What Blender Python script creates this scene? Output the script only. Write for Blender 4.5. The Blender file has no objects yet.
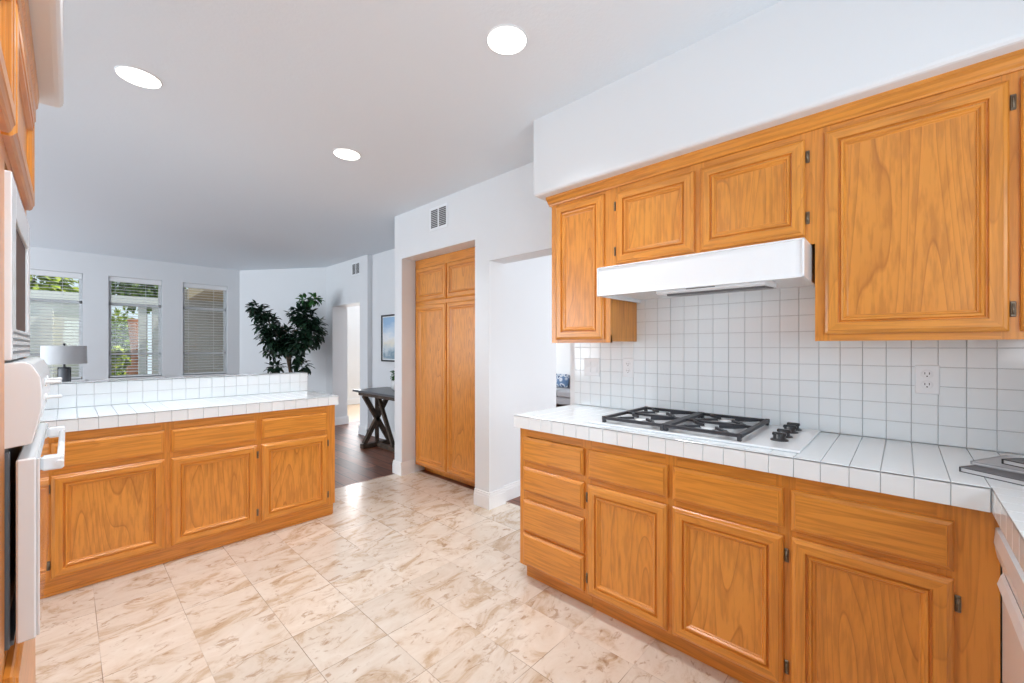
import bpy, bmesh, math, random
from mathutils import Vector, Matrix
random.seed(7)
SC = bpy.context.scene
COL = SC.collection

# ------------------------------------------------------------------ camera, sky, sun, exposure
cd = bpy.data.cameras.new('camera'); cam = bpy.data.objects.new('camera', cd); COL.objects.link(cam)
cd.sensor_fit = 'HORIZONTAL'; cd.sensor_width = 36.0; cd.lens = 417.0/1024*36
cd.shift_y = 5.2/1024; cd.clip_start = 0.02; cd.clip_end = 200
cam.location = (0, 0, 1.29); cam.rotation_euler = (math.pi/2, 0, -math.atan2(444, 417))
SC.camera = cam

W = bpy.data.worlds.new('sky'); SC.world = W; W.use_nodes = True
bg = W.node_tree.nodes['Background']
bg.inputs[0].default_value = (0.80, 0.90, 1.0, 1); bg.inputs[1].default_value = 1.3

def lamp(name, kind, loc, energy, rot=(0,0,0), color=(1,1,1), **kw):
    l = bpy.data.lights.new(name, kind); l.energy = energy; l.color = color
    for k, v in kw.items(): setattr(l, k, v)
    o = bpy.data.objects.new(name, l); o.location = loc; o.rotation_euler = rot; COL.objects.link(o); return o
sun = lamp('sun', 'SUN', (6, -4, 12), 3.6, color=(1, .95, .86), angle=math.radians(1))
sun.rotation_euler = Vector((-0.8, 0.35, -1.25)).to_track_quat('-Z', 'Y').to_euler()
# daylight entering by the sink window behind the camera, then added fill lights for the other two rooms
lamp('daylight_sink_window', 'AREA', (0.55, -0.80, 1.62), 36, (math.radians(120), 0, 0), (.80, .905, 1), shape='RECTANGLE', size=2.0, size_y=1.0)
lamp('fill_light_living_room', 'AREA', (-3.9, 6.7, 1.3), 200, (0, math.radians(-95), 0), (.85, .93, 1), shape='RECTANGLE', size=2.2, size_y=3.0)  # added fill at the open side of the living room; no slider there
lamp('fill_light_next_room', 'AREA', (5.0, -0.9, 1.4), 120, (math.radians(90), 0, math.radians(-20)), (.95, .975, 1), shape='RECTANGLE', size=4.0, size_y=2.2)  # added fill to brighten the passage wall; no window there
lamp('fill_light_next_room_far', 'AREA', (5.6, 8.95, 1.5), 170, (math.radians(-90), 0, 0), (.95, .975, 1), shape='RECTANGLE', size=3.0, size_y=1.6)  # added fill in front of a solid wall, brightens the sofa room

vs = SC.view_settings
SC.display_settings.display_device = 'sRGB'
vs.view_transform = 'Standard'; vs.look = 'None'; vs.gamma = 1; vs.exposure = -0.14; vs.use_curve_mapping = False
SC.cycles.max_bounces = 10; SC.cycles.diffuse_bounces = 6; SC.cycles.transparent_max_bounces = 16
SC.cycles.caustics_reflective = False; SC.cycles.caustics_refractive = False
SC.cycles.use_denoising = True

# ------------------------------------------------------------------ materials
def new_mat(name):
    m = bpy.data.materials.new(name); m.use_nodes = True
    nt = m.node_tree; return m, nt, nt.nodes['Principled BSDF']
def mat(name, col, rough=.5, metal=0, spec=.5, coat=0, emit=None, es=0, bump=None):
    m, nt, b = new_mat(name)
    b.inputs['Base Color'].default_value = (*col, 1); b.inputs['Roughness'].default_value = rough
    b.inputs['Metallic'].default_value = metal; b.inputs['Specular IOR Level'].default_value = spec
    b.inputs['Coat Weight'].default_value = coat
    if emit: b.inputs['Emission Color'].default_value = (*emit, 1); b.inputs['Emission Strength'].default_value = es
    if bump:
        tc = nt.nodes.new('ShaderNodeTexCoord'); n = nt.nodes.new('ShaderNodeTexNoise'); bp = nt.nodes.new('ShaderNodeBump')
        n.inputs['Scale'].default_value = bump[0]; n.inputs['Detail'].default_value = 4
        bp.inputs['Strength'].default_value = bump[1]; bp.inputs['Distance'].default_value = bump[2]
        nt.links.new(tc.outputs['Object'], n.inputs['Vector']); nt.links.new(n.outputs['Fac'], bp.inputs['Height'])
        nt.links.new(bp.outputs['Normal'], b.inputs['Normal'])
    return m
def nd(nt, t, **kw):
    n = nt.nodes.new(t)
    for k, v in kw.items(): setattr(n, k, v)
    return n
def ramp(nt, src, stops):
    r = nt.nodes.new('ShaderNodeValToRGB'); el = r.color_ramp.elements
    while len(el) < len(stops): el.new(.5)
    for e, (p, c) in zip(el, stops): e.position = p; e.color = (*c, 1) if len(c) == 3 else c
    nt.links.new(src, r.inputs[0]); return r
def mth(nt, op, a, b=None, c=None):
    n = nt.nodes.new('ShaderNodeMath'); n.operation = op
    for i, x in enumerate((a, b, c)):
        if x is None: continue
        if isinstance(x, (int, float)): n.inputs[i].default_value = x
        else: nt.links.new(x, n.inputs[i])
    return n.outputs[0]
def mixc(nt, f, a, b, mode='MIX'):
    n = nt.nodes.new('ShaderNodeMix'); n.data_type = 'RGBA'; n.blend_type = mode
    for i, x in ((0, f), (6, a), (7, b)):
        if isinstance(x, (int, float)): n.inputs[i].default_value = x
        elif isinstance(x, tuple): n.inputs[i].default_value = (*x, 1)
        else: nt.links.new(x, n.inputs[i])
    return n.outputs[2]

OAK_A, OAK_B, OAK_C = (.77, .325, .052), (.67, .240, .029), (.35, .098, .010)
def oak(name, mapscale, figure=1.0, tint=1.0, rough=.30):
    m, nt, b = new_mat(name)
    tc = nd(nt, 'ShaderNodeTexCoord'); oi = nd(nt, 'ShaderNodeObjectInfo')
    off = nd(nt, 'ShaderNodeVectorMath', operation='MULTIPLY_ADD')
    cx = nd(nt, 'ShaderNodeCombineXYZ')
    for i in range(3): nt.links.new(oi.outputs['Random'], cx.inputs[i])
    off.inputs[1].default_value = (17, 11, 7); nt.links.new(cx.outputs[0], off.inputs[0]); nt.links.new(tc.outputs['Object'], off.inputs[2])
    mp = nd(nt, 'ShaderNodeMapping'); mp.inputs['Scale'].default_value = mapscale; nt.links.new(off.outputs[0], mp.inputs['Vector'])
    n1 = nd(nt, 'ShaderNodeTexNoise'); n1.inputs['Scale'].default_value = 6; n1.inputs['Detail'].default_value = 1.0; n1.inputs['Roughness'].default_value = .3
    n2 = nd(nt, 'ShaderNodeTexNoise'); n2.inputs['Scale'].default_value = 95; n2.inputs['Detail'].default_value = 3
    n3 = nd(nt, 'ShaderNodeTexNoise'); n3.inputs['Scale'].default_value = 2.2; n3.inputs['Detail'].default_value = 2
    for n in (n1, n2, n3): nt.links.new(mp.outputs[0], n.inputs['Vector'])
    rings = mth(nt, 'FRACT', mth(nt, 'MULTIPLY', n1.outputs['Fac'], 26))
    rr = ramp(nt, rings, [(0, (.0,)*3), (.045, (1,)*3), (.10, (.45,)*3), (.3, (.14,)*3), (.95, (.0,)*3)])
    pores = ramp(nt, n2.outputs['Fac'], [(.38, (1,)*3), (.56, (0,)*3)])
    c1 = mixc(nt, n3.outputs['Fac'], tuple(x*tint for x in OAK_A), tuple(x*tint for x in OAK_B))
    f1 = mth(nt, 'MULTIPLY', rr.outputs[0], .55*figure)
    c2 = mixc(nt, f1, c1, tuple(x*tint for x in OAK_C))
    f2 = mth(nt, 'MULTIPLY', pores.outputs[0], .32)
    c3 = mixc(nt, f2, c2, tuple(x*tint*.8 for x in OAK_C))
    nt.links.new(c3, b.inputs['Base Color'])
    b.inputs['Roughness'].default_value = rough; b.inputs['Coat Weight'].default_value = .25; b.inputs['Coat Roughness'].default_value = .22
    bp = nd(nt, 'ShaderNodeBump'); bp.inputs['Strength'].default_value = .12; bp.inputs['Distance'].default_value = .001
    nt.links.new(n2.outputs['Fac'], bp.inputs['Height']); nt.links.new(bp.outputs[0], b.inputs['Normal'])
    return m
OV = oak('oak_vertical_grain', (1, 1, .05), .6); OH = oak('oak_horizontal_grain', (.05, .05, 1), .6)
OP = oak('oak_panel_figure', (.72, .72, .10), 1.1)
OAK = [OV, OH, OP]

WALL = mat('white_wall_paint', (.75, .77, .79), .65, bump=(160, .08, .002))
CEIL = mat('white_ceiling_paint', (.76, .815, .865), .8, bump=(70, .25, .004))
TRIM = mat('white_trim_paint', (.84, .85, .86), .35)
TILE = mat('white_glazed_tile', (.825, .88, .905), .10, spec=.6)
GROUT = mat('grey_grout', (.50, .52, .54), .8)
ENAMEL = mat('white_enamel', (.84, .87, .895), .22, coat=.3)
ENAMELG = mat('white_oven_glass', (.80, .82, .84), .04, spec=.8, coat=.6)
PLAST = mat('white_plastic', (.82, .85, .875), .35)
SLOT = mat('dark_slot', (.03, .03, .035), .6)
IRON = mat('black_cast_iron', (.035, .037, .045), .45)
KNOBM = mat('black_plastic', (.03, .032, .036), .32)
BURN = mat('burner_aluminium', (.55, .56, .58), .4, metal=.7)
STEEL = mat('brushed_steel', (.13, .135, .145), .45, metal=.3)
HINGE = mat('antique_bronze', (.22, .18, .13), .3, metal=.8)
DGLASS = mat('dark_brown_glass', (.09, .042, .026), .5, spec=.15)
BLACK = mat('black_oven_chassis', (.02, .02, .022), .5)
GALV = mat('grey_rubber_seal', (.16, .17, .185), .5)
SLATE = mat('grey_slate_top', (.10, .105, .115), .32, bump=(25, .2, .003))
SHADE = mat('grey_linen_shade', (.62, .64, .655), .9, bump=(300, .2, .001))
LBASE = mat('grey_lamp_base', (.13, .14, .155), .45)
LMETAL = mat('dark_lamp_metal', (.05, .05, .055), .4, metal=.7)
BLIND = mat('white_blind_slat', (.82, .83, .84), .45)
FRAMEM = mat('grey_window_frame', (.72, .735, .75), .4)
BARK = mat('grey_brown_bark', (.11, .08, .055), .8, bump=(40, .5, .01))
POT = mat('white_ceramic_pot', (.75, .75, .74), .3)
BASKET = mat('brown_wicker', (.16, .10, .06), .8, bump=(120, .6, .01))
SOIL = mat('dark_soil', (.03, .022, .016), .95)
BLKFR = mat('black_picture_frame', (.02, .02, .022), .4)
PAPER = mat('page_edges', (.74, .75, .76), .8)
COVER = mat('grey_magazine_cover', (.42, .43, .45), .35)
COVERD = mat('charcoal_cover', (.10, .10, .11), .35)
COVERB = mat('black_cover', (.025, .025, .028), .3)
COVERW = mat('white_magazine_cover', (.72, .72, .73), .3)
SOFAM = mat('grey_sofa_fabric', (.42, .43, .46), .9)
STUCCO = mat('white_stucco', (.80, .79, .77), .85, bump=(60, .3, .01))
STUCG = mat('grey_stucco', (.50, .46, .43), .85, bump=(60, .3, .01))
EAVE = mat('tan_patio_wood', (.55, .40, .25), .7)
TERRA = mat('terracotta', (.50, .20, .10), .8)
PAVE = mat('concrete_paving', (.50, .49, .47), .9)
LENS = mat('lit_lamp_lens', (1, 1, 1), .5, emit=(1, .97, .92), es=5.0)

def leaf_mat(name, a, b_, rough=.45):
    m, nt, b = new_mat(name)
    tc = nd(nt, 'ShaderNodeTexCoord'); n = nd(nt, 'ShaderNodeTexNoise'); n.inputs['Scale'].default_value = 9
    nt.links.new(tc.outputs['Object'], n.inputs['Vector'])
    r = ramp(nt, n.outputs['Fac'], [(.35, a), (.65, b_)]); nt.links.new(r.outputs[0], b.inputs['Base Color'])
    b.inputs['Roughness'].default_value = rough; return m
LEAFD = leaf_mat('dark_green_leaf', (.006, .022, .012), (.018, .055, .026))
LEAFB = leaf_mat('bright_green_leaf', (.03, .12, .03), (.07, .20, .05))
LEAFH = leaf_mat('hedge_leaf', (.16, .28, .015), (.60, .66, .07), .6)
LEAFT = leaf_mat('tree_leaf', (.06, .13, .02), (.25, .36, .06), .6)
FLOWER = mat('pink_flowers', (.55, .16, .22), .7)

def glass_mat():
    m = bpy.data.materials.new('window_glass'); m.use_nodes = True; nt = m.node_tree; nt.nodes.clear()
    o = nd(nt, 'ShaderNodeOutputMaterial'); t = nd(nt, 'ShaderNodeBsdfTransparent'); g = nd(nt, 'ShaderNodeBsdfGlossy')
    t.inputs[0].default_value = (.93, .96, .95, 1); g.inputs['Roughness'].default_value = .02
    fr = nd(nt, 'ShaderNodeFresnel'); fr.inputs[0].default_value = 1.45
    mx = nd(nt, 'ShaderNodeMixShader'); nt.links.new(fr.outputs[0], mx.inputs[0]); nt.links.new(t.outputs[0], mx.inputs[1]); nt.links.new(g.outputs[0], mx.inputs[2])
    nt.links.new(mx.outputs[0], o.inputs[0]); return m
GLASS = glass_mat()

def grid_mask(nt, sx, sy, x0, y0, p, half):
    def one(s, o):
        f = mth(nt, 'FRACT', mth(nt, 'DIVIDE', mth(nt, 'SUBTRACT', s, o), p))
        d = mth(nt, 'MULTIPLY', mth(nt, 'MINIMUM', f, mth(nt, 'SUBTRACT', 1.0, f)), p)
        return mth(nt, 'LESS_THAN', d, half)
    return mth(nt, 'MAXIMUM', one(sx, x0), one(sy, y0))
def floor_mat():
    m, nt, b = new_mat('travertine_floor_tile')
    tc = nd(nt, 'ShaderNodeTexCoord'); sp = nd(nt, 'ShaderNodeSeparateXYZ'); nt.links.new(tc.outputs['Object'], sp.inputs[0])
    X, Y = sp.outputs[0], sp.outputs[1]; p = .2955; x0 = .388 - 4*p; y0 = 1.093 - 8*p
    cxi = mth(nt, 'FLOOR', mth(nt, 'DIVIDE', mth(nt, 'SUBTRACT', X, x0), p)); cyi = mth(nt, 'FLOOR', mth(nt, 'DIVIDE', mth(nt, 'SUBTRACT', Y, y0), p))
    cb = nd(nt, 'ShaderNodeCombineXYZ'); nt.links.new(cxi, cb.inputs[0]); nt.links.new(cyi, cb.inputs[1])
    wn = nd(nt, 'ShaderNodeTexWhiteNoise', noise_dimensions='3D'); nt.links.new(cb.outputs[0], wn.inputs['Vector'])
    mp = nd(nt, 'ShaderNodeMapping'); mp.inputs['Rotation'].default_value = (0, 0, math.radians(-52)); mp.inputs['Scale'].default_value = (1.0, 1.7, 1)
    nt.links.new(tc.outputs['Object'], mp.inputs[0])
    ad = nd(nt, 'ShaderNodeVectorMath', operation='MULTIPLY_ADD'); ad.inputs[1].default_value = (3.7, 3.7, 3.7)
    nt.links.new(wn.outputs['Color'], ad.inputs[0]); nt.links.new(mp.outputs[0], ad.inputs[2])
    n1 = nd(nt, 'ShaderNodeTexNoise'); n1.inputs['Scale'].default_value = 3.6; n1.inputs['Detail'].default_value = 9; n1.inputs['Roughness'].default_value = .68; n1.inputs['Distortion'].default_value = 1.1
    n2 = nd(nt, 'ShaderNodeTexNoise'); n2.inputs['Scale'].default_value = 11; n2.inputs['Detail'].default_value = 5; n2.inputs['Roughness'].default_value = .65; n2.inputs['Distortion'].default_value = 1.2
    for n in (n1, n2): nt.links.new(ad.outputs[0], n.inputs['Vector'])
    r1 = ramp(nt, n1.outputs['Fac'], [(.30, (.48, .335, .21)), (.40, (.58, .445, .32)), (.48, (.69, .59, .485)), (.66, (.745, .665, .57)), (.80, (.65, .56, .47))])
    r2 = ramp(nt, n2.outputs['Fac'], [(.34, (.62, .48, .37)), (.43, (1, 1, 1)), (.62, (1.0, 1.0, 1.0)), (.75, (.90, .86, .82))])
    c = mixc(nt, .75, r1.outputs[0], r2.outputs[0], 'MULTIPLY')
    tv = mth(nt, 'MULTIPLY_ADD', wn.outputs['Value'], .12, .96)
    tvc = nd(nt, 'ShaderNodeCombineXYZ'); [nt.links.new(tv, tvc.inputs[i]) for i in range(3)]
    c = mixc(nt, 1.0, c, tvc.outputs[0], 'MULTIPLY')
    g = grid_mask(nt, X, Y, x0, y0, p, .0013)
    gn = nd(nt, 'ShaderNodeTexNoise'); gn.inputs['Scale'].default_value = 1.7; nt.links.new(tc.outputs['Object'], gn.inputs['Vector'])
    gr = ramp(nt, gn.outputs['Fac'], [(.42, (.12,)*3), (.6, (.85,)*3)])
    c = mixc(nt, mth(nt, 'MULTIPLY', g, gr.outputs[0]), c, (.24, .165, .11))
    nt.links.new(c, b.inputs['Base Color']); b.inputs['Roughness'].default_value = .20; b.inputs['Specular IOR Level'].default_value = .5
    bp = nd(nt, 'ShaderNodeBump'); bp.inputs['Strength'].default_value = .4; bp.inputs['Distance'].default_value = .002; bp.invert = True
    nt.links.new(g, bp.inputs['Height']); nt.links.new(bp.outputs[0], b.inputs['Normal'])
    return m
FLOORM = floor_mat()
def plank_mat():
    m, nt, b = new_mat('dark_wood_plank_floor')
    tc = nd(nt, 'ShaderNodeTexCoord'); mp = nd(nt, 'ShaderNodeMapping'); nt.links.new(tc.outputs['Object'], mp.inputs[0])
    mp.inputs['Rotation'].default_value = (0, 0, math.radians(90))
    br = nd(nt, 'ShaderNodeTexBrick'); br.offset = .37; br.inputs['Scale'].default_value = 1; br.inputs['Mortar Size'].default_value = .005
    br.inputs['Brick Width'].default_value = .95; br.inputs['Row Height'].default_value = .135; br.inputs['Bias'].default_value = 0
    br.inputs['Color1'].default_value = (.115, .042, .025, 1); br.inputs['Color2'].default_value = (.30, .112, .062, 1); br.inputs['Mortar'].default_value = (.02, .008, .006, 1)
    nt.links.new(mp.outputs[0], br.inputs['Vector'])
    ms = nd(nt, 'ShaderNodeMapping'); ms.inputs['Scale'].default_value = (12, 1, 1); nt.links.new(tc.outputs['Object'], ms.inputs[0])
    n = nd(nt, 'ShaderNodeTexNoise'); n.inputs['Scale'].default_value = 5; n.inputs['Detail'].default_value = 4; nt.links.new(ms.outputs[0], n.inputs['Vector'])
    r = ramp(nt, n.outputs['Fac'], [(.3, (.6, .6, .6)), (.7, (1.2, 1.15, 1.1))])
    nt.links.new(mixc(nt, 1.0, br.outputs['Color'], r.outputs[0], 'MULTIPLY'), b.inputs['Base Color'])
    b.inputs['Roughness'].default_value = .42; return m
PLANK = plank_mat()
def rustic():
    m, nt, b = new_mat('dark_rustic_wood')
    tc = nd(nt, 'ShaderNodeTexCoord'); n = nd(nt, 'ShaderNodeTexNoise'); n.inputs['Scale'].default_value = 14; n.inputs['Detail'].default_value = 4
    nt.links.new(tc.outputs['Object'], n.inputs['Vector'])
    r = ramp(nt, n.outputs['Fac'], [(.3, (.030, .018, .011)), (.7, (.10, .062, .038))]); nt.links.new(r.outputs[0], b.inputs['Base Color'])
    b.inputs['Roughness'].default_value = .6; return m
RUSTIC = rustic()
def print_mat():
    m, nt, b = new_mat('cloud_and_sea_print')
    tc = nd(nt, 'ShaderNodeTexCoord'); sp = nd(nt, 'ShaderNodeSeparateXYZ'); nt.links.new(tc.outputs['Object'], sp.inputs[0])
    mp = nd(nt, 'ShaderNodeMapping'); mp.inputs['Scale'].default_value = (1, 1, 2.2); nt.links.new(tc.outputs['Object'], mp.inputs[0])
    n = nd(nt, 'ShaderNodeTexNoise'); n.inputs['Scale'].default_value = 4.5; n.inputs['Detail'].default_value = 5; nt.links.new(mp.outputs[0], n.inputs['Vector'])
    s = mth(nt, 'ADD', mth(nt, 'DIVIDE', sp.outputs[2], .58), mth(nt, 'MULTIPLY_ADD', n.outputs['Fac'], .5, -.25))
    r = ramp(nt, s, [(.05, (.55, .60, .60)), (.18, (.22, .33, .42)), (.30, (.62, .70, .74)), (.42, (.85, .82, .72)), (.58, (.86, .88, .90)), (.74, (.62, .74, .86)), (.95, (.36, .55, .78))])
    nt.links.new(r.outputs[0], b.inputs['Base Color']); b.inputs['Roughness'].default_value = .25; return m
PRINT = print_mat()
def cushion_mat():
    m, nt, b = new_mat('blue_white_patterned_fabric')
    tc = nd(nt, 'ShaderNodeTexCoord'); v = nd(nt, 'ShaderNodeTexVoronoi'); v.inputs['Scale'].default_value = 9; nt.links.new(tc.outputs['Object'], v.inputs['Vector'])
    r = ramp(nt, v.outputs['Distance'], [(.25, (.06, .10, .20)), (.42, (.65, .69, .74)), (.6, (.12, .20, .34))]); nt.links.new(r.outputs[0], b.inputs['Base Color'])
    b.inputs['Roughness'].default_value = .9; return m
CUSH = cushion_mat()

# ------------------------------------------------------------------ mesh helpers
def BM(): return bmesh.new()
def quad(bm, a, b, c, d, mi=0):
    f = bm.faces.new([bm.verts.new(Vector(p)) for p in (a, b, c, d)]); f.material_index = mi; return f
def box(bm, x0, x1, y0, y1, z0, z1, bev=0, mi=0, seg=1):
    if x0 > x1: x0, x1 = x1, x0
    if y0 > y1: y0, y1 = y1, y0
    t = bmesh.new(); bmesh.ops.create_cube(t, size=1)
    for v in t.verts: v.co = Vector((x0+(v.co.x+.5)*(x1-x0), y0+(v.co.y+.5)*(y1-y0), z0+(v.co.z+.5)*(z1-z0)))
    if bev: bmesh.ops.bevel(t, geom=t.edges[:], offset=bev, segments=seg, affect='EDGES', profile=.5)
    merge(bm, t, mi)
def merge(bm, t, mi=None, mtx=None):
    mp = {}
    for v in t.verts: mp[v] = bm.verts.new(mtx @ v.co if mtx else v.co)
    for f in t.faces:
        try:
            nf = bm.faces.new([mp[v] for v in f.verts]); nf.material_index = f.material_index if mi is None else mi; nf.smooth = f.smooth
        except ValueError: pass
    t.free()
def obox(bm, c, ax, L, wv, dv, bev=0, mi=0):            # beam centred at c along ax, width wv (vector) depth dv (vector)
    ax = Vector(ax).normalized(); t = bmesh.new(); bmesh.ops.create_cube(t, size=1)
    for v in t.verts: v.co = Vector(c)+ax*(v.co.x*L)+Vector(wv)*v.co.y+Vector(dv)*v.co.z
    if bev: bmesh.ops.bevel(t, geom=t.edges[:], offset=bev, segments=1, affect='EDGES')
    merge(bm, t, mi)
def beam(bm, a, b, w, d, up=(0,0,1), bev=0, mi=0):
    a, b = Vector(a), Vector(b); ax = (b-a).normalized(); s = ax.cross(Vector(up))
    if s.length < 1e-4: s = ax.cross(Vector((1, 0, 0)))
    s.normalize(); u = s.cross(ax).normalized(); obox(bm, (a+b)/2, ax, (b-a).length, s*w, u*d, bev, mi)
def tube(bm, pts, r, n=12, mi=0, cap=True):
    pts = [Vector(p) for p in pts]; rings = []
    rr = r if isinstance(r, (list, tuple)) else [r]*len(pts)
    for i, p in enumerate(pts):
        d = (pts[min(i+1, len(pts)-1)]-pts[max(i-1, 0)]).normalized()
        s = d.cross(Vector((0, 0, 1)));  s = d.cross(Vector((1, 0, 0))) if s.length < 1e-3 else s
        s.normalize(); u = s.cross(d)
        rings.append([bm.verts.new(p+(s*math.cos(2*math.pi*k/n)+u*math.sin(2*math.pi*k/n))*rr[i]) for k in range(n)])
    for i in range(len(rings)-1):
        for k in range(n):
            f = bm.faces.new((rings[i][k], rings[i][(k+1) % n], rings[i+1][(k+1) % n], rings[i+1][k])); f.smooth = True; f.material_index = mi
    if cap:
        for R in (rings[0][::-1], rings[-1]): bm.faces.new(R).material_index = mi
def lathe(bm, c, prof, n=32, mi=0, axis='z', smooth=True, cap=True):     # prof: list of (radius, height) from centre c
    c = Vector(c); rings = []
    def pt(r, h, a):
        if axis == 'z': return c+Vector((r*math.cos(a), r*math.sin(a), h))
        if axis == 'x': return c+Vector((h, r*math.cos(a), r*math.sin(a)))
        return c+Vector((r*math.cos(a), h, r*math.sin(a)))
    for r, h in prof: rings.append([bm.verts.new(pt(r, h, 2*math.pi*k/n)) for k in range(n)])
    for i in range(len(rings)-1):
        for k in range(n):
            f = bm.faces.new((rings[i][k], rings[i][(k+1) % n], rings[i+1][(k+1) % n], rings[i+1][k])); f.smooth = smooth; f.material_index = mi
    if cap:
        for R in (rings[0][::-1], rings[-1]): bm.faces.new(R).material_index = mi
def prism(bm, poly, axis, a, b, mi=0, bev=0):          # extrude a 2-D polygon along an axis: 'y' takes (x,z), 'x' takes (y,z), 'z' takes (x,y)
    f3 = {'y': lambda p, t: (p[0], t, p[1]), 'x': lambda p, t: (t, p[0], p[1]), 'z': lambda p, t: (p[0], p[1], t)}[axis]
    t = bmesh.new(); A = [t.verts.new(f3(p, a)) for p in poly]; B = [t.verts.new(f3(p, b)) for p in poly]; n = len(poly)
    t.faces.new(A); t.faces.new(B[::-1])
    for i in range(n): t.faces.new((A[i], B[i], B[(i+1) % n], A[(i+1) % n]))
    bmesh.ops.recalc_face_normals(t, faces=t.faces[:])
    if bev: bmesh.ops.bevel(t, geom=t.edges[:], offset=bev, segments=1, affect='EDGES')
    merge(bm, t, mi)
BASE = {}
def thing(name, label, cat, loc, group=None, kind=None):
    o = bpy.data.objects.new(name, None); COL.objects.link(o); o.location = loc; o.empty_display_size = .1; BASE[o] = Vector(loc)
    tag(o, label, cat, group, kind); return o
def tag(o, label=None, cat=None, group=None, kind=None):
    for k, v in (('label', label), ('category', cat), ('group', group), ('kind', kind)):
        if v: o[k] = v
    return o
def obj(name, bm, mats, parent=None, label=None, smooth=False, base=None, bevel=0):
    b = BASE[parent] if parent else (Vector(base) if base else Vector((0, 0, 0)))
    for v in bm.verts: v.co = v.co - b
    bmesh.ops.recalc_face_normals(bm, faces=bm.faces[:])
    me = bpy.data.meshes.new(name); bm.to_mesh(me); bm.free()
    o = bpy.data.objects.new(name, me); COL.objects.link(o)
    for m in (mats if isinstance(mats, (list, tuple)) else [mats]): me.materials.append(m)
    if parent: o.parent = parent
    else: o.location = b
    BASE[o] = b
    if smooth:
        for p in me.polygons: p.use_smooth = True
    if label: o['label'] = label
    return o
def struct(name, bm, mats, base=None): return tag(obj(name, bm, mats, base=base), kind='structure')

class Plane:      # a cabinet front: u runs along it, n points out of it into the room
    def __init__(s, axis, at, sign): s.axis, s.at, s.sign = axis, at, sign
    def p(s, u, z, h):
        return Vector((s.at+s.sign*h, u, z)) if s.axis == 'x' else Vector((u, s.at+s.sign*h, z))
    def box(s, bm, u0, u1, z0, z1, h0, h1, bev=0, mi=0):
        a, b = s.p(u0, z0, h0), s.p(u1, z1, h1); box(bm, a.x, b.x, a.y, b.y, z0, z1, bev, mi)
def rings(bm, P, u0, u1, z0, z1, prof, fill=None):
    prev = None
    for ins, h in prof:
        r = [bm.verts.new(P.p(u, z, h)) for u, z in ((u0+ins, z0+ins), (u1-ins, z0+ins), (u1-ins, z1-ins), (u0+ins, z1-ins))]
        if prev:
            for k in range(4):
                f = bm.faces.new((prev[k], prev[(k+1) % 4], r[(k+1) % 4], r[k])); f.material_index = 1 if k in (0, 2) else 0
        prev = r
    if fill is not None: bm.faces.new(prev).material_index = fill
DOORP = [(0, 0), (0, .010), (.004, .0145), (.012, .018), (.014, .020), (.041, .020), (.0435, .0115), (.0475, .0115), (.0515, .0185), (.0575, .0175), (.0625, .0105), (.066, .0105), (.068, .007), (.072, .006)]
DRAWP = [(0, 0), (0, .009), (.003, .0125), (.012, .0165), (.0135, .020), (.016, .020)]
def hinge(P, u, z, parent):
    bm = BM(); P.box(bm, u-.0065, u+.0065, z-.024, z+.024, .0005, .0055, .002)
    c = P.p(u, z, .007); tube(bm, [c-Vector((0, 0, .017)), c+Vector((0, 0, .017))], .0032, 8)
    obj('hinge', bm, HINGE, parent, 'dark bronze hinge')
def door(P, u0, u1, z0, z1, parent, hside=None, narrow=False, name='door', hz=.068, hs=1.0):
    u0, u1 = min(u0, u1), max(u0, u1)
    sc = .62 if narrow else 1.0
    prof = [(i*sc, h*hs) for i, h in DOORP]
    bm = BM(); rings(bm, P, u0, u1, z0, z1, prof); d = obj(name, bm, OAK, parent)
    i = prof[-1][0]-.003; bm = BM(); P.box(bm, u0+i, u1-i, z0+i, z1-i, .001*hs, .0062*hs); obj('door_panel', bm, OP, d)
    if hside is not None:
        u = (u0-.0085) if hside < 0 else (u1+.0085)
        for z in (z0+hz, z1-hz): hinge(P, u, z, d)
    return d
def drawer(P, u0, u1, z0, z1, parent):
    u0, u1 = min(u0, u1), max(u0, u1); bm = BM(); rings(bm, P, u0, u1, z0, z1, DRAWP, 1); return obj('drawer', bm, OAK, parent)
def face_frame(P, stiles, rails, z0, z1, parent, th=.018):
    bm = BM()
    for a, b in stiles: P.box(bm, a, b, z0, z1, -th, 0, 0, 0)
    for a, b, c, d in rails: P.box(bm, a, b, c, d, -th, -.0006, 0, 1)
    return obj('face_frame', bm, OAK, parent)

# ------------------------------------------------------------------ room shell
CZ = 2.62; RX = 2.285; PX = 2.29
bm = BM(); quad(bm, (-.95, -.95, 0), (2.50, -.95, 0), (2.50, 3.765, 0), (-.95, 3.765, 0)); struct('floor', bm, FLOORM)
bm = BM()
for q in (((-4, 3.765), (2.50, 3.765), (2.50, 8.5), (-4, 8.5)), ((2.50, -1), (8.2, -1), (8.2, 6.92), (2.50, 6.92))):
    quad(bm, *[(x, y, 0) for x, y in q])
struct('floor_wood', bm, PLANK)
bm = BM(); quad(bm, (2.50, 6.92, 0), (8.2, 6.92, 0), (8.2, 9.1, 0), (2.50, 9.1, 0)); struct('floor_hall', bm, mat('tan_hall_tile', (.60, .43, .28), .3))
bm = BM(); box(bm, -4, 8.3, -1.0, 9.1, CZ, CZ+.1); struct('ceiling', bm, CEIL)

def wall_boxes(name, boxes, m=WALL):
    bm = BM()
    for b in boxes: box(bm, *b)
    return struct(name, bm, m)
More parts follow.
